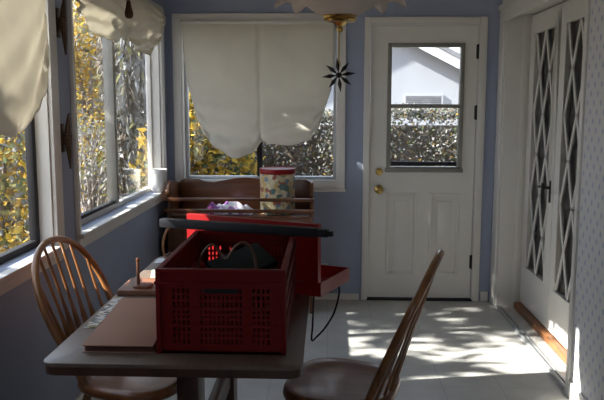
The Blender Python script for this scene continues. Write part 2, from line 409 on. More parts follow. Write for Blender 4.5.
# back window
root = empty('window_3', ((WB[0]+WB[1])/2, YB, WB[2]), 'sliding end-wall window to the left of the outside door', 'window', kind='structure')
def PB(nm, bm, m): return finish(nm, shift(bm, -(WB[0]+WB[1])/2, -YB, -WB[2]), m, root)
x0, x1, z0, z1 = WB
bm = NB(); frame_xz(bm, YB-0.018, YB, x0-0.062, x1+0.055, z0-0.062, z1+0.062, 0.055, 0.004)
box(bm, x0-0.07, x1+0.062, YB-0.030, YB-0.018, z0-0.075, z0-0.055, 0.004)
PB('casing', bm, 'white')
bm = NB(); frame_xz(bm, YB-0.001, YB+0.14, x0-0.006, x1+0.006, z0-0.006, z1+0.006, 0.014); PB('jamb', bm, 'white')
bm = NB(); frame_xz(bm, YB+0.05, YB+0.10, x0+0.01, x1-0.01, z0+0.01, z1-0.01, 0.022, 0.003); PB('frame', bm, 'alum_light')
xm = -0.52
bm = NB(); box(bm, xm-0.02, xm+0.02, YB+0.055, YB+0.098, z0+0.03, z1-0.03, 0.003); PB('mullion', bm, 'alum_dark')
bm = NB(); box(bm, x0+0.03, xm, YB+0.070, YB+0.074, z0+0.03, z1-0.03); PB('pane', bm, 'glass')
bm = NB(); box(bm, xm, x1-0.03, YB+0.080, YB+0.084, z0+0.03, z1-0.03); PB('pane', bm, 'glass')

# ------------------------------------------------------------------ outside door
root = empty('door_1', (0.69, YB, 0), 'white panelled outside door with a half-light window', 'door', kind='structure')
def PD(nm, bm, m, par=None): return finish(nm, shift(bm, -0.69, -YB, 0), m, par or root)
bm = NB()
box(bm, 0.255, 0.30, YB-0.020, YB, 0, 2.105, 0.005); box(bm, 1.086, 1.14, YB-0.020, YB, 0, 2.105, 0.005); box(bm, 0.30, 1.086, YB-0.020, YB, 2.062, 2.105, 0.005)
box(bm, 0.285, 0.302, YB, YB+0.12, 0, 2.062); box(bm, 1.084, 1.10, YB, YB+0.12, 0, 2.062); box(bm, 0.302, 1.084, YB, YB+0.12, 2.05, 2.062)
PD('door_casing', bm, 'white')
dx0, dx1, dz0, dz1 = 0.306, 1.080, 0.018, 2.046; dy0, dy1 = YB+0.012, YB+0.055
wx0, wx1, wz0, wz1 = 0.44, 0.975, 1.0, 1.91; pL = (0.447, 0.652); pR = (0.768, 0.973); pz0, pz1 = 0.205, 0.81
bm = NB()
wall_with_holes(bm, 'y', dy0, dy1, dx0, dx1, dz0, dz1, [(wx0, wx1, wz0, wz1), (*pL, pz0, pz1), (*pR, pz0, pz1)])
PD('slab', bm, 'door_white')
for (a, b) in (pL, pR):
    bm = NB(); box(bm, a, b, dy0+0.014, dy1-0.01, pz0, pz1)
    frame_xz(bm, dy0-0.007, dy0+0.016, a-0.012, b+0.012, pz0-0.012, pz1+0.012, 0.022, 0.006)
    prof = [(a+0.05, pz0+0.05), (b-0.05, pz0+0.05), (b-0.05, pz1-0.05), (a+0.05, pz1-0.05)]
    prism(bm, prof, 'y', dy0+0.005, dy0+0.016, bev=0.004)
    PD('panel', bm, 'door_white')
bm = NB(); frame_xz(bm, dy0-0.012, dy1+0.004, wx0-0.012, wx1+0.012, wz0-0.012, wz1+0.012, 0.030, 0.004)
box(bm, wx0+0.017, wx1-0.017, dy0-0.006, dy1-0.004, 1.452, 1.480, 0.003)
box(bm, wx0-0.02, wx1+0.02, dy0-0.024, dy0-0.008, wz0-0.022, wz0+0.006, 0.004)
fr = PD('window_sash', bm, 'alum_grey'); fr['label'] = 'grey bronze metal window frame'
bm = NB(); box(bm, wx0+0.02, wx1-0.02, dy0+0.02, dy0+0.024, 1.48, wz1-0.02); finish('upper_pane', shift(bm, -0.69, -YB, 0), 'glass', fr)
bm = NB(); box(bm, wx0+0.02, wx1-0.02, dy0+0.026, dy0+0.030, wz0+0.02, 1.45); finish('lower_pane', shift(bm, -0.69, -YB, 0), 'glass', fr)
bm = NB(); box(bm, wx0+0.026, wx1-0.026, dy0-0.004, dy0+0.018, wz0+0.026, wz0+0.055, 0.003); finish('lift_rail', shift(bm, -0.69, -YB, 0), 'alum_dark', fr)
def knob(nm, z, prof, lab):
    bm = NB(); lathe(bm, prof, n=28)
    bmesh.ops.rotate(bm, matrix=Matrix.Rotation(PI/2, 3, 'X'), verts=bm.verts)
    bmesh.ops.translate(bm, vec=(0.377, dy0, z), verts=bm.verts)
    PD(nm, bm, 'brass')['label'] = lab
knob('door_knob', 0.847, [(0.034, 0), (0.034, 0.005), (0.027, 0.010), (0.012, 0.014), (0.012, 0.030), (0.022, 0.037), (0.029, 0.050), (0.027, 0.062), (0.016, 0.069), (0.004, 0.070)], 'round brass door knob')
knob('deadbolt', 0.980, [(0.028, 0), (0.028, 0.008), (0.024, 0.014), (0.010, 0.018), (0.010, 0.024), (0.004, 0.025)], 'round brass deadbolt')
for z in (1.86, 1.42, 0.30):
    bm = NB(); box(bm, 1.068, 1.092, dy0-0.004, dy0+0.004, z-0.05, z+0.05, 0.002); sweep(bm, [(1.084, dy0-0.008, z-0.055), (1.084, dy0-0.008, z+0.055)], 0.008)
    PD('hinge', bm, 'alum_dark')
bm = NB(); box(bm, 0.285, 1.10, YB-0.02, YB+0.13, 0, 0.014, 0.004); PD('door_threshold', bm, 'alum_dark')

# ------------------------------------------------------------------ lattice doors
def lattice_door(name, ya, yb, label, handle):
    root = empty(name, (XD, (ya+yb)/2, 0), label, 'door', kind='structure')
    oy = (ya+yb)/2
    def P(nm, bm, m): return finish(nm, shift(bm, -XD, -oy, 0), m, root)
    st, gz0, gz1 = 0.11, 0.325, 1.965
    g0, g1 = ya+st, yb-st
    bm = NB(); wall_with_holes(bm, 'x', XD, XD+0.04, ya+0.002, yb-0.002, 0.05, 2.09, [(g0, g1, gz0, gz1)])
    P('slab', bm, 'white')
    bm = NB(); frame_yz(bm, XD-0.004, XD+0.006, g0-0.008, g1+0.008, gz0-0.008, gz1+0.008, 0.012, 0.002)
    P('glazing_bead', bm, 'white')
    bm = NB(); box(bm, XD+0.022, XD+0.026, g0-0.005, g1+0.005, gz0-0.005, gz1+0.005); P('pane', bm, 'glass')
    bm = NB(); rows = 6; hq = (gz1-gz0)/rows; q = (g1-g0)/4; hw = 0.0122
    for r in range(rows):
        for j in range(4):
            za, zb = gz1-r*hq, gz1-(r+1)*hq
            # nodes on even columns at even rows
            if (r+j) % 2 == 0: a, b = (g0+j*q, za), (g0+(j+1)*q, zb)
            else: a, b = (g0+(j+1)*q, za), (g0+j*q, zb)
            d = Vector((b[0]-a[0], b[1]-a[1])); L = d.length; d /= L; nn = Vector((-d.y, d.x))*hw; e = d*hw*0.6
            pts = [(a[0]-e.x+nn.x, a[1]-e.y+nn.y), (b[0]+e.x+nn.x, b[1]+e.y+nn.y), (b[0]+e.x-nn.x, b[1]+e.y-nn.y), (a[0]-e.x-nn.x, a[1]-e.y-nn.y)]
            prism(bm, pts, 'x', XD+0.006+0.0007*((r+j) % 2), XD+0.014+0.0007*((r+j) % 2))
    P('lattice', bm, 'white')
    if handle:
        y = ya+0.06
        bm = NB(); box(bm, XD-0.006, XD, y-0.016, y+0.016, 0.86, 1.0, 0.004)
        sweep(bm, [(XD, y, 0.955), (XD-0.05, y, 0.955)], 0.009); sweep(bm, crv([(XD-0.045, y, 0.955), (XD-0.05, y+0.04, 0.957), (XD-0.048, y+0.10, 0.95)], 8), 0.008)
        sweep(bm, [(XD-0.05, y, 0.985), (XD-0.05, y, 0.885)], 0.009)
        P('door_handle', bm, 'black_metal')['label'] = 'black lever handle'
    return root
lattice_door('door_2', 4.53, 5.186, 'farther white door with diamond lattice glass and a black lever', True)
lattice_door('door_3', 3.87, 4.528, 'nearer white door with diamond lattice glass, beside the wallpaper', False)
bm = NB(); box(bm, XD, XD+0.06, 3.565, 3.868, 0.0, 2.1, 0.002)
struct('trim_7', bm, 'white', 'white fixed panel at the near end of the lattice doors', 'trim')

# ------------------------------------------------------------------ shades
def smooth(t): return t*t*(3-2*t)
def interp(pts, t):
    for (a, va), (b, vb) in zip(pts, pts[1:]):
        if t <= b:
            u = (t-a)/(b-a) if b > a else 0
            return va+(vb-va)*smooth(max(0, min(1, u)))
    return pts[-1][1]
def lerp(pts, t):
    for (a, va), (b, vb) in zip(pts, pts[1:]):
        if t <= b: return va+(vb-va)*((t-a)/(b-a) if b > a else 0)
    return pts[-1][1]
def solid(o, th):
    m = o.modifiers.new('thickness', 'SOLIDIFY'); m.thickness = th; m.offset = 0
    return o
# end wall shade: two scallops
bx0, bx1 = -1.075, 0.034
def f_back(u, v):
    bot = interp([(0, 1.25), (0.10, 1.15), (0.27, 1.075), (0.42, 1.115), (0.51, 1.205), (0.58, 1.185), (0.75, 1.175), (0.9, 1.205), (1, 1.30)], u)
    L = lerp([(0, bx0), (0.25, bx0+0.005), (0.55, bx0+0.035), (0.85, bx0+0.10), (1, bx0+0.15)], v)
    R = lerp([(0, bx1), (0.4, bx1), (0.62, bx1-0.015), (0.85, bx1-0.075), (1, bx1-0.11)], v)
    z = 2.066+(bot-2.066)*v
    x = L+(R-L)*u
    fold = 0.0
    if v > 0.55:
        k = (v-0.55)/0.45
        fold = 0.026*k*math.sin(k*20+4*math.cos((u*2 % 1-0.5)*2.6)+2*u)*(0.35+0.65*abs(math.cos(u*PI*1.0)))+0.05*k**2*abs(math.sin(u*2*PI))**0.7
    fold += -0.010*math.exp(-((u-0.5)/0.012)**2)+0.004*math.sin(u*9+v*3)
    if v > 0.93: fold -= 0.03*((v-0.93)/0.07)**2
    return (x, 5.315-fold*0.8, z)
bm = NB(); grid(bm, f_back, 80, 70)
sh = solid(finish('balloon_shade', bm, 'shade', ang=80), 0.003)
tag(sh, 'cream balloon shade with two scallops over the end-wall window', 'window shade', 'cream balloon shades')
bm = NB(); box(bm, bx0, bx1, 5.305, 5.325, 2.055, 2.075, 0.003); finish('headrail', bm, 'white', sh)
# near side window shade
def f_near(u, v):
    bot = interp([(0, 1.45), (0.25, 1.30), (0.5, 1.42), (0.68, 1.36), (0.76, 1.375), (0.86, 1.45), (0.93, 1.51), (0.965, 1.61), (1.0, 1.74)], u)
    y = 1.50+(3.015-1.50)*u
    if u > 0.5: y -= 0.03*(max(0, (v-0.35)/0.65)**1.6)*((u-0.5)/0.5)**2
    z = 2.12+(bot-2.12)*v
    k = max(0, (v-0.35)/0.65)
    fold = 0.05*k*abs(math.sin(u*2*PI))**0.6+0.012*k*math.sin(v*30+4*math.cos(u*6))+0.008*math.sin(u*40)*v
    return (XL+0.028+fold, y, z)
bm = NB(); grid(bm, f_near, 70, 60)
s1 = solid(finish('balloon_shade', bm, 'shade', ang=80), 0.003)
tag(s1, 'long cream balloon shade hanging low at the left edge of the view', 'window shade', 'cream balloon shades')
bm = NB(); box(bm, XL+0.02, XL+0.04, 1.50, 3.05, 2.11, 2.13, 0.003); finish('headrail', bm, 'white', s1)
# far side window shade: raised, gathered
def f_far(u, v):
    bot = interp([(0, 1.90), (0.06, 1.86), (0.18, 1.815), (0.32, 1.81), (0.42, 1.85), (0.48, 1.845), (0.60, 1.795), (0.72, 1.79), (0.86, 1.86), (0.94, 1.95), (1.0, 2.05)], u)
    y = 3.40+(5.15-3.40)*u
    z = 2.13+(bot-2.13)*v
    lobe = abs(math.sin(u*2*PI*0.98+0.05))
    ph = v*30+9*math.cos(((u*2.1) % 1-0.5)*2.8)
    fold = 0.030*math.sin(PI*min(1, v*0.97))**0.8*lobe**0.5+0.011*(0.25+v)*math.sin(ph)+0.006*math.sin(u*70+v*14)*v
    return (XL+0.036+fold, y, z)
bm = NB(); grid(bm, f_far, 110, 50)
s2 = solid(finish('balloon_shade', bm, 'shade', ang=80), 0.003)
tag(s2, 'raised gathered cream balloon shade over the corner side window', 'window shade', 'cream balloon shades')
bm = NB(); box(bm, XL+0.02, XL+0.04, 3.40, 5.15, 2.12, 2.14, 0.003); finish('headrail', bm, 'white', s2)
# cord pull
cp = empty('cord_pull', (XL+0.105, 4.02, 1.945), 'dark acorn cord pull hanging before the raised shade', 'cord pull')
bm = NB(); lathe(bm, [(0.004, 0.10), (0.010, 0.096), (0.012, 0.085), (0.016, 0.06), (0.024, 0.03), (0.022, 0.012), (0.012, 0.0)], n=18); finish('knob', bm, 'old_brass', cp)
bm = NB(); sweep(bm, [(0, 0, 0.095), (-0.02, 0, 0.19), (-0.065, 0, 0.2)], 0.0022, n=6); finish('cord', bm, 'leather', cp)
# cleats on the wall strip
def cleat(z, label):
    r = empty('cord_cleat', (XL, 3.225, z), label, 'cleat', group='dark cord cleats on the blue wall strip')
    bm = NB(); box(bm, 0, 0.008, -0.02, 0.02, -0.065, 0.065, 0.004); finish('back_plate', bm, 'old_brass', r)
    bm = NB(); sweep(bm, crv([(0.034, 0, -0.14), (0.030, 0, -0.06), (0.026, 0, 0), (0.030, 0, 0.06), (0.036, 0, 0.11)], 20), [0.004+0.010*math.sin(PI*i/20) for i in range(21)], n=10, up=(1, 0, 0)); sweep(bm, [(0, 0, 0), (0.03, 0, 0)], 0.010); finish('horns', bm, 'old_brass', r)
    bm = NB()
    for k in range(5): sweep(bm, [Vector((0.026+0.016*math.sin(a), 0.020*math.cos(a), -0.03+0.012*k+0.003*math.sin(a*2))) for a in [i*PI/6 for i in range(12)]], 0.0035, n=6, closed=True)
    sweep(bm, crv([(0.03, 0.012, -0.02), (0.034, 0.018, -0.07), (0.024, 0.012, -0.12)], 10), 0.003, n=6)
    finish('cord', bm, 'leather', r)
cleat(1.325, 'dark cord cleat low on the wall strip between the side windows')
cleat(1.835, 'dark cord cleat high on the wall strip between the side windows')

# ------------------------------------------------------------------ pendant lamp
lx, ly = 0.037, 2.6
pl = empty('pendant_lamp', (lx, ly, 1.73), 'scalloped frosted glass bowl lamp with brass cap over the table', 'pendant lamp')
bm = NB()
prof = [(0.046, 0.058), (0.070, 0.064), (0.098, 0.080), (0.125, 0.100), (0.155, 0.115), (0.185, 0.121), (0.215, 0.118)]
def wob(j, a):
    k = max(0, (j-3)/3.0); c = math.cos(8*a)
    return (0.016*k*c, -0.030*k*k*(0.5+0.5*c)-0.012*k*math.cos(16*a)+0.010*k)
lathe(bm, prof, n=96, caps=False, wob=wob)
solid(finish('glass_bowl', bm, 'lamp_glass', pl, ang=70), 0.005)
bm = NB(); lathe(bm, [(0.004, 0.0), (0.010, 0.004), (0.012, 0.014), (0.008, 0.022), (0.020, 0.028), (0.026, 0.034), (0.036, 0.036), (0.054, 0.038), (0.060, 0.044), (0.056, 0.050), (0.060, 0.056), (0.058, 0.062), (0.045, 0.066)], n=36); finish('brass_cap', bm, 'brass', pl)
bm = NB(); sweep(bm, [(0, 0, 0.05), (0, 0, 0.71)], 0.008); lathe(bm, [(0.06, 0.718), (0.058, 0.70), (0.02, 0.68), (0.008, 0.67)], n=24); finish('stem', bm, 'brass', pl)
bm = NB()
for k in range(16): sweep(bm, [(-0.003, 0, 0.004-k*0.0075), (-0.003, 0, -0.002-k*0.0075)], 0.0028, n=6)
sweep(bm, [(-0.003, 0, 0.01), (-0.003, 0, -0.115)], 0.0012, n=5)
finish('pull_chain', bm, 'brass', pl)
st = empty('star_ornament', (lx-0.003, ly-0.004, 1.582), 'dark eight-pointed star ornament hanging under the lamp', 'ornament')
bm = NB()
for k in range(8):
    a = k*PI/4+0.12; L = 0.062 if k % 2 == 0 else 0.058
    d = Vector((math.cos(a), 0, math.sin(a))); s = Vector((-math.sin(a), 0, math.cos(a)))
    t = bm.verts.new(d*L); c = bm.verts.new(d*0.006); m1 = bm.verts.new(d*L*0.52+s*0.0075); m2 = bm.verts.new(d*L*0.52-s*0.0075)
    f1 = bm.verts.new(d*L*0.5+Vector((0, -0.008, 0))); f2 = bm.verts.new(d*L*0.5+Vector((0, 0.008, 0)))
    for (p, q) in ((m1, f1), (f1, m2), (m2, f2), (f2, m1)):
        bm.faces.new((t, p, q)); bm.faces.new((c, q, p))
lathe(bm, [(0.003, -0.010), (0.010, -0.006), (0.012, 0), (0.010, 0.006), (0.003, 0.010)], n=12)
finish('star', bm, 'black_metal', st, smooth=False)
bm = NB(); sweep(bm, [Vector((0.006*math.cos(a), 0, 0.040+0.0+0.010*math.sin(a))) for a in [i*PI/6 for i in range(12)]], 0.0015, n=6, closed=True, up=(0, 1, 0)); finish('hanging_loop', bm, 'brass', st)

# ------------------------------------------------------------------ chairs
def make_chair(label):
    r = empty('windsor_chair', (0, 0, 0), label, 'chair', group='hoop-back wooden chairs around the table')
    # seat, faces +x
    bm = NB()
    def outline(k):
        pts = []
        for i in range(48):
            a = 2*PI*i/48; ca, sa = math.cos(a), math.sin(a)
            e = 2/2.9
            x = 0.21*abs(ca)**e*(1 if ca > 0 else -1); y = 0.225*abs(sa)**e*(1 if sa > 0 else -1)
            y *= 1.0+0.10*(x/0.21)*0.9
            pts.append((x*k, y*k))
        return pts
    rings = []
    for k, z in ((0.90, 0.408), (0.97, 0.416), (1.0, 0.430), (0.985, 0.446), (0.95, 0.452), (0.80, 0.447), (0.55, 0.440), (0.28, 0.438)):
        rings.append([bm.verts.new((x, y, z-(0.006*abs(x)/0.2 if z > 0.43 and k < 0.9 else 0))) for x, y in outline(k)])
    for a, b in zip(rings, rings[1:]):
        for i in range(48): bm.faces.new((a[i], a[(i+1) % 48], b[(i+1) % 48], b[i]))
    bm.faces.new(rings[0][::-1]); bm.faces.new(rings[-1])
    finish('seat', bm, 'seatwood', r, ang=60)
    # hoop
    def hx(z): return -0.125-0.225*((z-0.44)/0.52)**1.05 if z > 0.44 else -0.125
    prof = [(-0.175, 0.435), (-0.205, 0.56), (-0.228, 0.68), (-0.222, 0.78), (-0.180, 0.872), (-0.10, 0.933), (0, 0.952)]
    prof = prof+[(-y, z) for y, z in prof[-2::-1]]
    pts = crv([(hx(z), y, z) for y, z in prof], 60)
    bm = NB(); sweep(bm, pts, 0.0125, 0.0145, n=12, up=(1, 0, 0.25)); finish('back_bow', bm, 'oak', r)
    arch = pts
    for k in range(7):
        ys = (k-3)*0.047; yt = (k-3)*0.062
        cand = min((p for p in arch if p.z > 0.7), key=lambda p: abs(p.y-yt*(1.0)))
        b = Vector((-0.150-0.040*(1-(abs(k-3)/3)**2), ys, 0.440)); t = Vector((cand.x, cand.y, cand.z-0.008))
        n = 22; P = [b+(t-b)*(i/n) for i in range(n+1)]
        wid = []; thk = []
        for i in range(n+1):
            u = i/n
            w = 0.0062+0.0155*math.exp(-((u-0.36)/0.13)**2) if u > 0.02 else 0.007
            wid.append(w); thk.append(0.0060-0.0012*math.exp(-((u-0.36)/0.13)**2))
        bm = NB(); sweep(bm, P, wid, thk, n=10, up=(1, 0, 0.2)); finish('spindle', bm, 'oak', r)
    legs = {}
    for sx in (1, -1):
        for sy in (1, -1):
            a = Vector((0.135*sx, 0.145*sy, 0.415)); b = Vector((0.195*sx if sx > 0 else -0.215, 0.205*sy, 0.0)); legs[(sx, sy)] = (a, b)
            n = 26; P = [a+(b-a)*(i/n) for i in range(n+1)]
            rad = [0.0145+0.0055*math.sin(PI*min(1, u/0.85))-0.004*math.exp(-((u-0.2)/0.03)**2)-0.004*math.exp(-((u-0.82)/0.03)**2)-0.004*max(0, (u-0.85)/0.15) for u in [i/n for i in range(n+1)]]
            bm = NB(); sweep(bm, P, rad, n=12, up=(1, 0, 0)); finish('leg', bm, 'oak', r)
    def on(s, u): return legs[s][0].lerp(legs[s][1], u)
    mids = []
    for sy in (1, -1):
        p, q = on((1, sy), 0.58), on((-1, sy), 0.58); mids.append(p.lerp(q, 0.5))
        P = [p.lerp(q, i/12) for i in range(13)]
        bm = NB(); sweep(bm, P, [0.008+0.005*math.sin(PI*i/12) for i in range(13)], n=10); finish('stretcher', bm, 'oak', r)
    P = [mids[0].lerp(mids[1], i/12) for i in range(13)]
    bm = NB(); sweep(bm, P, [0.008+0.005*math.sin(PI*i/12) for i in range(13)], n=10, up=(1, 0, 0)); finish('stretcher', bm, 'oak', r)
    return r
chair = make_chair('hoop-back wooden chair between the table and the side windows')
chair.location = (-0.735, 2.66, 0); chair.rotation_euler = (0, 0, math.radians(-9))
dup(chair, (0.06, 2.60, 0), math.radians(180-14), 'hoop-back wooden chair seen edge-on in the open floor right of the table')
dup(chair, (-0.47, 1.52, 0), math.radians(90), 'hoop-back wooden chair at bottom left with only its bow top showing')

# ------------------------------------------------------------------ table
TX0, TX1, TY0, TY1, TZ = -0.827, -0.070, 1.955, 3.42, 0.74
tc = ((TX0+TX1)/2, (TY0+TY1)/2)
tb = empty('trestle_table', (tc[0], tc[1], 0), 'brown wooden trestle table under the red crate', 'table')
def PT(nm, bm, m): return finish(nm, shift(bm, -tc[0], -tc[1], 0), m, tb)
def rrect(x0, x1, y0, y1, r, n=6):
    out = []
    for cx, cy, a0 in ((x1-r, y1-r, 0), (x0+r, y1-r, 90), (x0+r, y0+r, 180), (x1-r, y0+r, 270)):
        for i in range(n+1):
            a = math.radians(a0+90*i/n); out.append((cx+r*math.cos(a), cy+r*math.sin(a)))
    return out
bm = NB(); prism(bm, rrect(TX0, TX1, TY0, TY1, 0.035), 'z', TZ-0.012, TZ, bev=0.004); PT('tabletop', bm, 'tablewood')
bm = NB(); prism(bm, rrect(TX0+0.004, TX1-0.004, TY0+0.004, TY1-0.004, 0.032), 'z', TZ-0.038, TZ-0.012, bev=0.004); PT('edge_band', bm, 'darkwood')['label'] = 'dark brown lower edge'
px = -0.452
for y in (2.27, 3.12):
    bm = NB(); box(bm, px-0.036, px+0.036, y-0.06, y+0.06, 0.06, TZ-0.075, 0.006); PT('post', bm, 'darkwood')
    bm = NB(); prism(bm, [(tc[0]-0.30, 0.0), (tc[0]-0.16, 0.0), (tc[0]-0.14, 0.018), (tc[0]+0.14, 0.018), (tc[0]+0.16, 0), (tc[0]+0.30, 0), (tc[0]+0.30, 0.035), (tc[0]+0.10, 0.075), (tc[0]-0.10, 0.075), (tc[0]-0.30, 0.035)], 'y', y-0.05, y+0.05, bev=0.004); PT('foot', bm, 'darkwood')
    bm = NB(); box(bm, tc[0]-0.28, tc[0]+0.28, y-0.04, y+0.04, TZ-0.078, TZ-0.038, 0.004); PT('bearer', bm, 'darkwood')
bm = NB(); box(bm, px-0.02, px+0.02, 2.33, 3.06, 0.22, 0.32, 0.004); PT('stretcher', bm, 'darkwood')

# ------------------------------------------------------------------ things on the table
Z = TZ+0.0008
# folder
fo = empty('accordion_folder', (-0.666, 2.292, Z), 'brown expanding cardboard folder lying left of the red crate', 'folder')
fx0, fx1, fy0, fy1 = -0.082, 0.132, -0.245, 0.28
sk = Matrix(((1, -0.06, 0, 0), (0.0, 1, 0, 0), (0, 0, 1, 0), (0, 0, 0, 1)))
bm = NB(); box(bm, fx0, fx1, fy0, fy1, 0.0, 0.0025, 0.0008, mat=sk); box(bm, fx0, fx1, fy0-0.003, fy1, 0.0205, 0.0235, 0.0008, mat=sk)
finish('cover', bm, 'card', fo)
bm = NB()
pts = [(fy0+0.004, 0.0025), (fy0+0.014, 0.006), (fy0+0.004, 0.0095), (fy0+0.014, 0.013), (fy0+0.004, 0.0165), (fy0+0.012, 0.0205), (fy1-0.01, 0.0205), (fy1-0.01, 0.0025)]
prism(bm, pts, 'x', fx0+0.004, fx1-0.003); bmesh.ops.transform(bm, matrix=sk, verts=bm.verts); finish('gusset', bm, 'card_dark', fo)
# picture strip
bm = NB(); box(bm, -0.020, 0.020, -0.19, 0.19, 0, 0.002, 0.0005); s = finish('photo_strip', bm, 'strip'); s.location = (-0.794, 2.47, Z); s.rotation_euler = (0, 0, math.radians(1.5))
tag(s, 'narrow strip of small printed pictures along the table edge', 'paper strip')
# peg block
pb = empty('wooden_peg_board', (-0.715, 2.80, Z), 'reddish wooden board with an upright peg on the table', 'board')
bm = NB(); box(bm, -0.105, 0.115, -0.11, 0.10, 0, 0.020, 0.003); finish('board', bm, 'boardwood', pb)
bm = NB(); prism(bm, rrect(-0.05, 0.02, -0.085, -0.015, 0.015), 'z', 0.020, 0.030, bev=0.003); finish('peg_base', bm, 'boardwood', pb)
bm = NB(); sweep(bm, [(-0.035, -0.05, 0.028), (-0.035, -0.05, 0.07), (-0.035, -0.05, 0.128)], [0.0075, 0.0065, 0.0055], n=12); lathe(bm, [(0.0055, 0.120), (0.008, 0.126), (0.007, 0.134), (0.002, 0.137)], (-0.035, -0.05, 0), n=12); finish('peg', bm, 'boardwood', pb)
bm = NB(); grid(bm, lambda u, v: (-0.075+0.15*u, -0.10+0.20*v, 0.004+0.010*math.sin(u*3)*math.sin(v*2.4)), 12, 12)
g = solid(finish('green_paper', bm, 'green_paper'), 0.0012); g.location = (-0.690, 3.02, Z); g.rotation_euler = (0, 0, 0.2)
tag(g, 'pale green sheet of paper behind the wooden peg board', 'paper')
bm = NB(); grid(bm, lambda u, v: (-0.035+0.07*u, -0.05+0.10*v, 0.002+0.030*u*u*(0.3+0.7*v)+0.004*math.sin(v*3)), 14, 14)
g = solid(finish('white_paper', bm, 'paper'), 0.0012); g.location = (-0.775, 3.36, Z); g.rotation_euler = (0, 0, -0.3)
g.location = (-0.775, 3.30, Z); g.rotation_euler = (0, 0, 0)
tag(g, 'crumpled white paper at the far left of the table', 'paper')
# basket
bk = empty('handled_basket', (-0.655, 3.225, Z), 'shallow brown basket with a tall hoop handle behind the red crate', 'basket')
bm = NB(); lathe(bm, [(0.075, 0.0), (0.085, 0.012), (0.095, 0.04), (0.098, 0.048), (0.092, 0.048), (0.080, 0.012), (0.07, 0.006)], n=32); finish('bowl', bm, 'wicker', bk)
bm = NB(); sweep(bm, crv([(-0.096, 0, 0.03), (-0.105, 0, 0.09), (-0.090, 0, 0.155), (-0.05, 0, 0.195), (0, 0, 0.205), (0.05, 0, 0.195), (0.090, 0, 0.155), (0.105, 0, 0.09), (0.096, 0, 0.03)], 40), 0.006, 0.004, n=8, up=(0, 1, 0)); finish('handle', bm, 'wicker', bk)

# red crate
CX0, CX1, CY0, CY1, CZ0, CZ1 = -0.508, -0.122, 2.045, 2.700, Z, 0.999
cr = empty('folding_crate', ((CX0+CX1)/2, (CY0+CY1)/2, Z), 'large dark red plastic folding crate with slotted sides on the table', 'crate')
co = ((CX0+CX1)/2, (CY0+CY1)/2, Z)
H = CZ1-CZ0; hw, hd = (CX1-CX0)/2, (CY1-CY0)/2
def slot_wall(bm, L, h, t, handle):
    """panel in local u (−L..L) x z (0..h), thickness t along y 0..t, with slotted windows"""
    inset = 0.012
    l = L
    box(bm, -l, l, 0, t, 0.0, 0.030); box(bm, -l, l, -0.004, t, h-0.058, h-0.044); box(bm, -l, l, 0, t, h-0.044, h-0.002)
    hx = l*0.24
    cols = [(-l, -l+0.034), (-l*0.50, -l*0.36), (l*0.36, l*0.50), (l-0.034, l)]
    for a, b in cols: box(bm, a, b, 0, t, 0.030, h-0.058)
    rows = [0.030, 0.082, 0.090, 0.134, 0.142, h-0.058]
    for a, b in ((0.082, 0.090), (0.134, 0.142)):
        box(bm, -l+0.01, l-0.01, -0.005, t, a, b)
    spans = [(cols[0][1], cols[1][0]), (cols[1][1], cols[2][0]), (cols[2][1], cols[3][0])]
    for (za, zb) in ((0.030, 0.082), (0.090, 0.134), (0.142, h-0.058)):
        for si, (ua, ub) in enumerate(spans):
            n = max(2, int((ub-ua)/0.0125))
            for k in range(n+1):
                u = ua+(ub-ua)*k/n; box(bm, u-0.0036, u+0.0036, 0.001, t-0.001, za, zb)
            m = 2
            for k in range(1, m+1):
                z = za+(zb-za)*k/(m+1); box(bm, ua, ub, 0.0015, t-0.0015, z-0.0035, z+0.0035)
for nm, L, rotz, off in (('end_wall', hw-0.012, 0, (0, -hd+0.006)), ('end_wall', hw-0.012, PI, (0, hd-0.006)), ('side_wall', hd-0.012, PI/2, (hw-0.006, 0)), ('side_wall', hd-0.012, -PI/2, (-hw+0.006, 0))):
    bm = NB(); slot_wall(bm, L, H, 0.010, True)
    bmesh.ops.transform(bm, matrix=Matrix.Translation((off[0], off[1], 0)) @ Matrix.Rotation(rotz, 4, 'Z'), verts=bm.verts)
    w = finish(nm, bm, 'red_plastic', cr, smooth=False)
    if nm == 'end_wall':
        bm = NB(); box(bm, -0.052, 0.052, -0.0035, 0.012, H-0.074, H-0.050, 0.004)  # solid dark block standing in for the shade inside an open hand hold
        bmesh.ops.transform(bm, matrix=Matrix.Translation((off[0], off[1], 0)) @ Matrix.Rotation(rotz, 4, 'Z'), verts=bm.verts)
        finish('hand_hold_shade', bm, 'black_plastic', w)['label'] = 'dark block painted as the shade in the hand-hold opening'
bm = NB(); frame = []
for (a0, a1, b0, b1) in ((-hw, hw, -hd, -hd+0.018), (-hw, hw, hd-0.018, hd), (-hw, -hw+0.018, -hd+0.018, hd-0.018), (hw-0.018, hw, -hd+0.018, hd-0.018)):
    box(bm, a0, a1, b0, b1, H-0.012, H, 0.002)
    box(bm, a0-0.003*(a0 < -hw+0.001), a1+0.003*(a1 > hw-0.001), b0-0.003*(b0 < -hd+0.001), b1+0.003*(b1 > hd-0.001), H-0.046, H-0.038, 0.001)
for sx in (-1, 1):
    for sy in (-1, 1): box(bm, sx*hw-0.014*(sx > 0), sx*hw+0.014*(sx < 0), sy*hd-0.014*(sy > 0), sy*hd+0.014*(sy < 0), 0, H-0.012, 0.002)
finish('rim', bm, 'red_plastic', cr)
bm = NB(); box(bm, -hw+0.006, hw-0.006, -hd+0.006, hd-0.006, 0, 0.008); finish('bottom', bm, 'red_plastic', cr)
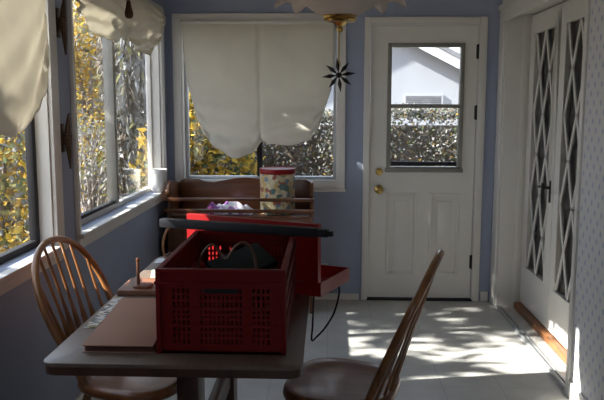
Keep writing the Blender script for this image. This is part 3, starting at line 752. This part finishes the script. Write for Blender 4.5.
# contents of the crate
gt = empty('green_tin_box', (-0.290, 2.44, Z+0.136), 'dark green box tilted inside the red crate with a brown strap', 'box')
gt.rotation_euler = (math.radians(14), math.radians(-16), math.radians(28))
bm = NB(); box(bm, -0.098, 0.098, -0.080, 0.080, -0.085, 0.050, 0.006); finish('body', bm, 'green_tin', gt)
bm = NB(); box(bm, -0.101, 0.101, -0.083, 0.083, 0.051, 0.070, 0.006); finish('lid', bm, 'grey_tin', gt)
bpy.context.view_layer.update()
bm = NB(); sweep(bm, crv([(-0.445, 2.36, 0.84), (-0.44, 2.37, 0.93), (-0.42, 2.38, 0.985), (-0.39, 2.39, 1.005), (-0.362, 2.38, 0.975), (-0.340, 2.36, 0.962), (-0.315, 2.37, 1.00), (-0.285, 2.39, 1.012), (-0.258, 2.39, 0.985), (-0.242, 2.36, 0.945), (-0.235, 2.32, 0.88), (-0.24, 2.29, 0.80)], 60), 0.006, 0.0045, n=8)
k = finish('strap', bm, 'leather', gt); k.matrix_parent_inverse = gt.matrix_world.inverted(); k['label'] = 'brown leather strap'
bm = NB(); lathe(bm, [(0.004, -0.026), (0.016, -0.022), (0.025, -0.01), (0.027, 0.002), (0.022, 0.016), (0.012, 0.024), (0.004, 0.026)], n=20); b = finish('red_ball', bm, 'red_case'); b.location = (-0.462, 2.47, Z+0.008+0.195)
b.location = (-0.456, 2.47, Z+0.0085+0.128+0.026); tag(b, 'small red ball resting inside the crate beside its left wall', 'ball')
bm = NB(); box(bm, -0.024, 0.024, -0.10, 0.10, 0, 0.128, 0.005); b = finish('brown_box', bm, 'card_dark'); b.location = (-0.462, 2.53, Z+0.0085)
tag(b, 'brown box at the bottom of the crate under the red ball', 'box')
# black telescoping bar
A = Vector((0.018, 2.550, 1.0005)); B = Vector((-0.655, 2.765, 1.0005)); d = (B-A)
bar = empty('telescoping_bar', A, 'long black stepped metal bar laid across the crate rims', 'bar', rz=math.atan2(d.y, d.x))
LL = d.length
bm = NB(); box(bm, 0.060, LL, -0.018, 0.018, 0.0, 0.033, 0.003); finish('outer_tube', bm, 'black_plastic', bar)
bm = NB(); box(bm, 0.018, 0.060, -0.014, 0.014, 0.003, 0.030, 0.002); box(bm, 0.0, 0.018, -0.009, 0.009, 0.006, 0.025, 0.002); finish('inner_tube', bm, 'black_plastic', bar)
bm = NB(); box(bm, 0.10, LL-0.02, -0.0192, -0.0178, 0.024, 0.029); finish('edge_strip', bm, 'alum_dark', bar)
# red case with open lid
ra = math.radians(156)                      # direction of the hinge side from the near corner
C0 = Vector((-0.027, 2.70, Z)); CL, CD, CH = 0.60, 0.29, 0.056
ca = empty('red_case', C0, 'open bright red case behind the crate, lid upright, overhanging the table edge', 'case', rz=ra-PI)
# local: hinge side along -x from 0 to -CL, depth along +y
t = 0.003
bm = NB(); box(bm, -CL, 0, 0, CD, 0, t); box(bm, -CL, 0, 0, t, t, CH); box(bm, -CL, 0, CD-t, CD, t, CH); box(bm, -CL, -CL+t, t, CD-t, t, CH); box(bm, -t, 0, t, CD-t, t, CH)
for e in ((-CL-0.002, 0.002, -0.002, 0.005), (-CL-0.002, 0.002, CD-0.005, CD+0.002)): box(bm, *e, CH-0.006, CH, 0.001)
for e in ((-CL-0.002, -CL+0.005), (-0.005, 0.002)): box(bm, *e, 0.005, CD-0.005, CH-0.006, CH, 0.001)
finish('base', bm, 'red_case', ca, smooth=False)
bm = NB(); box(bm, -CL+t, -t, t, CD-t, t, t+0.002); finish('lining', bm, 'red_inside', ca, smooth=False)
LH = 0.232; ld = 0.028
bm = NB(); box(bm, -CL, 0, -ld, -ld+t, CH+0.004, CH+LH, 0.001); box(bm, -CL, 0, -ld+t, 0, CH+LH-t, CH+LH, 0.0008); box(bm, -CL, 0, -ld+t, 0, CH+0.004, CH+0.004+t)
box(bm, -CL, -CL+t, -ld+t, 0, CH+0.004+t, CH+LH-t); box(bm, -t, 0, -ld+t, 0, CH+0.004+t, CH+LH-t)
lid = finish('lid', bm, 'red_case', ca, smooth=False)
for x in (-CL+0.10, -0.10):
    bm = NB(); sweep(bm, [(x-0.03, -0.004, CH+0.001), (x+0.03, -0.004, CH+0.001)], 0.0045, n=10); finish('hinge', bm, 'alum_grey', ca)
for x in (-CL+0.12, -0.12):
    bm = NB(); box(bm, x-0.016, x+0.016, CD, CD+0.006, CH-0.03, CH+0.006, 0.002); finish('latch', bm, 'alum_light', ca)
# hanging cord
bm = NB(); sweep(bm, crv([(0.045, 2.90, Z-0.004), (0.047, 2.90, 0.70), (0.027, 2.90, 0.62), (-0.010, 2.90, 0.555), (-0.045, 2.90, 0.515), (-0.065, 2.90, 0.50), (-0.0625, 2.90, 0.56), (-0.059, 2.905, 0.66), (-0.055, 2.91, 0.738)], 50), 0.004, n=8, up=(0, 1, 0))
c = finish('power_cord', bm, 'black_plastic'); tag(c, 'black cord hanging in a loop from the case past the table edge', 'cord')

# ------------------------------------------------------------------ back stand
SX0, SX1, SY0, SY1 = -1.135, -0.108, 4.96, 5.315
so = ((SX0+SX1)/2, (SY0+SY1)/2)
sd = empty('gallery_stand', (so[0], so[1], 0), 'brown wooden stand with scalloped back and rails under the end window', 'stand')
def PS(nm, bm, m='standwood'): return finish(nm, shift(bm, -so[0], -so[1], 0), m, sd)
top = [(SX0+0.012, 0.70), (SX0+0.012, 0.87), (SX0+0.03, 0.91), (SX0+0.06, 0.925), (SX0+0.17, 0.925), (SX0+0.22, 0.902), (SX0+0.28, 0.897), (SX0+0.36, 0.915), (SX0+0.44, 0.932), (so[0], 0.938)]
top = top+[(2*so[0]-x, z) for x, z in top[-2::-1]]
bm = NB(); prism(bm, top, 'y', SY1-0.018, SY1, bev=0.002); PS('backboard', bm)
for xa in (SX0, SX1-0.02):
    pr = [(SY1, 0.0), (SY1, 0.90)]
    for i in range(13):
        a = PI/2+PI*i/12*1.0; pr.append((SY0+0.075+0.075*math.cos(a), 0.87+0.07*math.sin(a)))
    pr += [(SY0+0.02, 0.76), (SY0, 0.70), (SY0, 0.0)]
    bm = NB(); prism(bm, pr, 'x', xa, xa+0.02, bev=0.002); PS('side_panel', bm)
bm = NB(); box(bm, SX0+0.02, SX1-0.02, SY0, SY1-0.018, 0.682, 0.70, 0.003); PS('shelf', bm)
bm = NB(); box(bm, SX0+0.02, SX1-0.02, SY0+0.02, SY1-0.018, 0.10, 0.118, 0.003); PS('shelf', bm)
for z in (0.735, 0.815):
    bm = NB(); box(bm, SX0-0.015, SX1+0.012, SY0-0.012, SY0+0.004, z-0.012, z+0.012, 0.004); PS('gallery_rail', bm)
bm = NB(); box(bm, SX0+0.02, SX1-0.02, SY0+0.006, SY0+0.022, 0.12, 0.68, 0.003)
for k in range(2):
    xa = SX0+0.05+k*0.475; frame_xz(bm, SY0-0.003, SY0+0.007, xa, xa+0.455, 0.16, 0.64, 0.05, 0.002)
PS('front_panel', bm)
# cookie tin
tn = empty('picture_tin', (-0.366, 5.125, 0.701), 'round picture tin with a red lid on the brown stand', 'tin')
bm = NB(); lathe(bm, [(0.120, 0.0), (0.126, 0.003), (0.126, 0.286), (0.124, 0.288)], n=48); finish('body', bm, 'tin_pic', tn)
bm = NB(); lathe(bm, [(0.126, 0.288), (0.129, 0.286), (0.130, 0.289), (0.130, 0.318), (0.128, 0.322), (0.122, 0.322), (0.118, 0.318), (0.02, 0.318)], n=48); finish('lid', bm, 'red_case', tn)
bm = NB(); lathe(bm, [(0.1268, 0.012), (0.128, 0.014), (0.128, 0.020), (0.1268, 0.022)], n=48, caps=False); finish('bottom_seam', bm, 'old_brass', tn)
# cloth on the stand
def f_cloth(u, v):
    x = -0.165+0.33*u; a = PI*(0.02+0.96*v)
    rr = 0.072+0.016*math.sin(u*11+v*3)+0.008*math.sin(u*31+v*9)
    env = min(1, 5*u+0.25, 5*(1-u)+0.35)
    return (x+0.01*math.sin(v*9), -math.cos(a)*0.075*(0.8+0.2*env)+0.008*math.sin(u*15), max(0.0, math.sin(a)*rr*env*1.1))
bm = NB(); grid(bm, f_cloth, 60, 24)
for f in bm.faces:
    if f.calc_center_median().x < -0.10: f.material_index = 1
bm2 = [v for v in bm.verts]
edge = [e for e in bm.edges if e.is_boundary]
bmesh.ops.contextual_create(bm, geom=edge)
cl = finish('bundled_cloth', bm, ['cloth', 'cloth_pink'], ang=70); cl.location = (-0.705, 5.055, 0.7012)
tag(cl, 'bundled white cloth with purple and pink print lying on the brown stand', 'cloth')
bm = NB(); sweep(bm, [(0, 0, 0), (0.117, 0, 0)], 0.008, n=12); k = finish('wooden_dowel', bm, 'pale_stick')
k.location = (-0.465, 4.983, 0.788); k.rotation_euler = (0, math.radians(39), 0)
tag(k, 'short pale wooden dowel leaning beside the tin on the stand', 'dowel')
# sill pot
cu = empty('ceramic_pot', (-1.205, 5.02, 0.8592), 'white ceramic pot on the sill of the corner side window', 'pot')
bm = NB(); lathe(bm, [(0.030, 0.0), (0.046, 0.002), (0.050, 0.012), (0.054, 0.05), (0.058, 0.12), (0.060, 0.155), (0.059, 0.160), (0.055, 0.158), (0.052, 0.12), (0.046, 0.02), (0.02, 0.014)], n=36); finish('body', bm, 'ceramic', cu)
bm = NB(); lathe(bm, [(0.058, 0.138), (0.063, 0.142), (0.064, 0.158), (0.061, 0.163), (0.056, 0.160)], n=36, caps=False); finish('lip', bm, 'ceramic', cu)

# ------------------------------------------------------------------ outdoors
GZ = -0.35
bm = NB(); grid(bm, lambda u, v: (-16+32*u, -6+34*v, GZ+0.05*math.sin(u*23)*math.cos(v*19)-0.02), 40, 40)
tag(finish('ground', bm, 'earth'), 'leaf-strewn ground outside the windows', 'ground', kind='structure')
def leaves(name, centers, sizes, mats, weights, parent, ls=(0.05, 0.09), aspect=0.5, droop=0.0):
    """one mesh of small folded leaves; centers: (n,3)"""
    n = len(centers)
    a = rng.normal(size=(n, 3)); a[:, 2] -= droop; a /= np.linalg.norm(a, axis=1)[:, None]
    b = rng.normal(size=(n, 3)); b -= (b*a).sum(1)[:, None]*a; b /= np.linalg.norm(b, axis=1)[:, None]
    c = np.cross(a, b)
    L = rng.uniform(*ls, n)[:, None]; W = L*aspect*0.5
    p0 = centers; p2 = centers+a*L; m = centers+a*L*0.45
    p1 = m+b*W+c*W*0.35; p3 = m-b*W+c*W*0.35
    V = np.stack([p0, p1, p2, p3], 1).reshape(-1, 3)
    i = np.arange(n)*4
    F = np.concatenate([np.stack([i, i+1, i+2], 1), np.stack([i, i+2, i+3], 1)])
    me = bpy.data.meshes.new(name); me.from_pydata(V.tolist(), [], F.tolist())
    mi = rng.choice(len(mats), n, p=np.array(weights)/sum(weights)); mi = np.concatenate([mi, mi])
    for q in mats: me.materials.append(M[q])
    me.polygons.foreach_set('material_index', mi.astype(np.int32)); me.update()
    o = bpy.data.objects.new(name, me); COL.objects.link(o); o.parent = parent
    return o
def blob(c, r, n, shell=0.5):
    d = rng.normal(size=(n, 3)); d /= np.linalg.norm(d, axis=1)[:, None]
    rad = shell+(1-shell)*rng.random(n)**0.6
    return np.array(c)+d*rad[:, None]*np.array(r)
def branches(bm, base, tips, r0):
    for t in tips:
        b = Vector(base); t = Vector(t); m = b.lerp(t, 0.5)+Vector((random.uniform(-.1, .1), random.uniform(-.1, .1), 0.12))
        P = crv([b, m, t], 10); sweep(bm, P, [r0*(1-0.75*i/10) for i in range(11)], n=7, up=(0.3, 0.9, 0.1))
def shrub(name, loc, lumps, mats, w, n, label, cat, ls, trunk=0.05, tw='bark', droop=0, aspect=0.5, group=None, stems=0):
    r = empty(name, (*loc, GZ), label, cat, group=group)
    cs = np.concatenate([blob(np.array(c)-np.array([*loc, GZ]), rr, int(n*k)) for c, rr, k in lumps])
    leaves('foliage', cs, None, mats, w, r, ls, aspect, droop)
    bm = NB(); tips = []
    for c, rr, k in lumps:
        for q in range(3+stems): tips.append(np.array(c)-np.array([*loc, GZ])+np.array(rr)*rng.uniform(-0.75, 0.75, 3))
    z0 = 0.0
    branches(bm, (0, 0, z0), tips, trunk); finish('trunk', bm, tw, r)
    return r
# hedge behind the end wall
hg = empty('clipped_hedge', (0.6, 8.4, GZ), 'grey-green hedge beyond the door and end window', 'hedge')
n = 44000
cs = np.empty((n, 3)); cs[:, 0] = rng.uniform(-2.15, 2.7, n)
side = rng.random(n)
top = 1.70+0.05*np.sin((cs[:, 0])*2.1)+0.03*np.sin(cs[:, 0]*7.3)
front = side < 0.5
cs[:, 1] = np.where(front, -0.45+rng.normal(0, 0.06, n)+0.06*np.sin(cs[:, 0]*5), rng.uniform(-0.45, 0.45, n))
cs[:, 2] = np.where(front, rng.random(n)*top, top+rng.normal(0, 0.03, n))
leaves('foliage', cs, None, ['lf_grey', 'lf_pale', 'lf_green', 'lf_brown', 'lf_gold'], [5, 3.0, 2, 3, 0.4], hg, (0.025, 0.055), 0.6)
bm = NB(); box(bm, -2.1, 2.65, -0.36, 0.36, 0.0, 1.58, 0.08); finish('branch_core', bm, 'lf_brown', hg)
# yellow shrub left of the end window
shrub('yellow_shrub', (-1.45, 7.0), [((-1.55, 7.1, 0.75), (0.40, 0.45, 0.65), 0.4), ((-1.35, 7.0, 1.25), (0.26, 0.35, 0.55), 0.35), ((-0.98, 7.1, 0.85), (0.30, 0.3, 0.36), 0.25)],
      ['lf_yellow', 'lf_gold', 'lf_olive', 'lf_green'], [5, 2, 2, 2], 2600, 'yellow-leaved shrub seen in the left half of the end window', 'shrub', (0.07, 0.13), 0.03, stems=4)
# seen through the corner side window
shrub('golden_tree', (-3.95, 11.6), [((-3.95, 11.5, 2.5), (0.75, 0.8, 0.8), 0.5), ((-4.1, 11.7, 1.4), (0.8, 0.8, 0.8), 0.3), ((-3.7, 11.6, 0.7), (0.75, 0.7, 0.7), 0.2)],
      ['lf_yellow', 'lf_gold', 'lf_olive', 'lf_pale'], [5, 3, 2, 2], 7000, 'golden-leaved tree seen in the left pane of the corner side window', 'tree', (0.06, 0.12), 0.06, stems=6)
shrub('twiggy_bush', (-3.1, 9.2), [((-3.1, 9.15, 0.85), (0.42, 0.5, 0.5), 0.5), ((-3.15, 9.3, 0.3), (0.5, 0.5, 0.5), 0.5)],
      ['lf_pale', 'lf_grey', 'lf_gold', 'lf_olive'], [3, 3, 1, 2], 1500, 'grey twiggy bush low in the left pane of the corner side window', 'bush', (0.04, 0.09), 0.018, 'twig', stems=26)
shrub('weeping_tree', (-2.2, 8.1), [((-2.24, 8.15, 1.9), (0.34, 0.45, 0.75), 0.5), ((-2.2, 8.05, 0.8), (0.34, 0.45, 0.8), 0.5)],
      ['lf_brown', 'lf_grey', 'lf_pale', 'lf_olive'], [5, 3, 3, 1.5], 6000, 'grey-brown weeping tree filling the right pane of the corner side window', 'tree', (0.08, 0.18), 0.05, droop=2.2, aspect=0.25, stems=4)
# seen through the near side window
shrub('amber_shrub', (-2.95, 6.1), [((-2.9, 5.9, 0.75), (0.7, 0.8, 0.85), 0.6), ((-3.2, 6.8, 0.9), (0.7, 0.8, 0.9), 0.4)],
      ['lf_gold', 'lf_yellow', 'lf_olive', 'lf_grey', 'lf_green'], [3, 4, 3, 3, 1.5], 6000, 'amber-leaved shrub outside the nearer side window', 'shrub', (0.06, 0.12), 0.04, stems=5)
# backdrop hedge to the left
hl = empty('tall_hedge', (-7.2, 14.6, GZ), 'pale tall hedge far behind the trees at the side', 'hedge')
n = 9000; cs = np.empty((n, 3)); cs[:, 1] = rng.normal(-0.3, 0.10, n); cs[:, 0] = rng.uniform(-3.0, 2.9, n); cs[:, 2] = rng.random(n)*3.6
leaves('foliage', cs, None, ['lf_grey', 'lf_pale', 'lf_olive', 'lf_brown'], [4, 4, 2, 2], hl, (0.08, 0.16), 0.6)
bm = NB(); box(bm, -3.0, 2.9, -0.2, 0.3, 0, 3.5, 0.05); finish('branch_core', bm, 'bark', hl)
# neighbouring house
hs = empty('neighbour_house', (0.9, 13.2, GZ), 'pale grey house with a gable roof seen through the door window', 'house')
def PH(nm, bm, m): return finish(nm, bm, m, hs)
gx, gz, ex, ez = -1.0, 3.86, 2.75, 1.95
bm = NB(); prism(bm, [(-4.3, 0), (2.3, 0), (2.3, 2.05), (gx, gz-0.13), (-4.3, 2.05)], 'y', 0, 5.0); PH('gable_wall', bm, 'siding')
lx_, lz_ = -4.75, 1.95
bm = NB(); prism(bm, [(gx, gz), (ex, ez), (ex, ez-0.20), (gx, gz-0.20), (lx_, lz_-0.20), (lx_, lz_)], 'y', -0.30, -0.26); PH('fascia', bm, 'fascia')
bm = NB(); prism(bm, [(gx, gz+0.06), (ex, ez+0.06), (ex, ez-0.02), (gx, gz-0.02), (lx_, lz_-0.02), (lx_, lz_+0.06)], 'y', -0.34, 5.2); PH('roof', bm, 'roof')
bm = NB(); frame_xz(bm, -0.03, 0.0, 0.46, 1.16, 1.80, 2.0, 0.03); PH('vent_frame', bm, 'siding')
bm = NB(); box(bm, 0.49, 1.13, -0.015, 0.0, 1.83, 1.97)
for k in range(4): box(bm, 0.49, 1.13, -0.03, -0.01, 1.838+k*0.033, 1.855+k*0.033)
PH('louvre', bm, 'roof')
# the tree that dapples the sun on the floor
dt = empty('shade_tree', (-5.6, 2.2, GZ), 'leafy tree outside the side windows that dapples the sunlight', 'tree')
def up_sun(yw, zw, d): return (-1.285-d, yw-0.19*d, zw+0.65*d)        # where light reaching the side windows comes from
cl_ = [(up_sun(2.02, 1.15, 3.6), (0.6, 0.62, 0.7), 4500), (up_sun(4.95, 1.68, 3.6), (0.5, 0.26, 0.45), 520), (up_sun(4.3, 1.35, 3.7), (0.6, 0.5, 0.45), 470), (up_sun(4.65, 1.08, 3.6), (0.4, 0.32, 0.16), 260), (up_sun(4.4, 1.86, 3.6), (0.5, 0.6, 0.13), 420),
       (up_sun(3.62, 1.10, 3.4), (0.5, 0.20, 0.24), 260)]
cs = np.concatenate([blob(np.array(c)-np.array((-5.6, 2.2, GZ)), r_, k, 0.1) for c, r_, k in cl_])
leaves('foliage', cs, None, ['lf_gold', 'lf_olive', 'lf_yellow'], [2, 2, 1], dt, (0.10, 0.18), 0.5)
bm = NB(); branches(bm, (0, 0, 0), [(0.5, 0.6, 3.2), (0.7, 1.5, 3.6), (0.2, -0.2, 3.6), (0.6, 2.0, 3.9), (1.0, 1.0, 3.3), (0.9, 0.3, 3.7)], 0.10); finish('trunk', bm, 'bark', dt)

# ------------------------------------------------------------------ light
SUN = Vector((1.0, 0.19, -0.655)).normalized()
sl = bpy.data.lights.new('sun', 'SUN'); sl.energy = 24; sl.angle = math.radians(0.53); sl.color = (1.0, 0.97, 0.92)
so_ = bpy.data.objects.new('sun', sl); COL.objects.link(so_); so_.location = (-8, -2, 6)
so_.rotation_euler = SUN.to_track_quat('-Z', 'Y').to_euler()
w = bpy.data.worlds.new('sky'); scn.world = w; w.use_nodes = True; nt = w.node_tree
bg = nt.nodes['Background']
tcn = nt.nodes.new('ShaderNodeTexCoord'); sp = nt.nodes.new('ShaderNodeSeparateXYZ'); lk(nt, tcn.outputs['Generated'], sp.inputs[0])
lk(nt, ramp(nt, sp.outputs['Z'], [(0.0, (0.90, 0.93, 1.0)), (0.6, (0.62, 0.76, 1.0))]), bg.inputs['Color'])
bg.inputs['Strength'].default_value = 2.5

# ------------------------------------------------------------------ camera
cd = bpy.data.cameras.new('camera'); cam = bpy.data.objects.new('camera', cd); COL.objects.link(cam); scn.camera = cam
f_px = 718.0; cd.sensor_width = 36.0; cd.sensor_fit = 'HORIZONTAL'; cd.lens = f_px/604*36
yw = Vector((27, 96, f_px)).normalized(); zu = Vector((37, 5400, 0)); zu = (zu-yw*zu.dot(yw)).normalized(); xw = zu.cross(yw).normalized()
if xw.x < 0: xw = -xw
right = Vector((xw[0], yw[0], zu[0])); upv = Vector((xw[1], yw[1], zu[1])); fwd = Vector((xw[2], yw[2], zu[2]))
mt = Matrix.Identity(4)
for i in range(3): mt[i][0] = right[i]; mt[i][1] = upv[i]; mt[i][2] = -fwd[i]
mt.translation = (0, 0, 1.48); cam.matrix_world = mt; cd.clip_start = 0.05

vs = scn.view_settings; vs.view_transform = 'Standard'; vs.look = 'None'; vs.gamma = 1.0; vs.use_curve_mapping = False; vs.exposure = 0.12
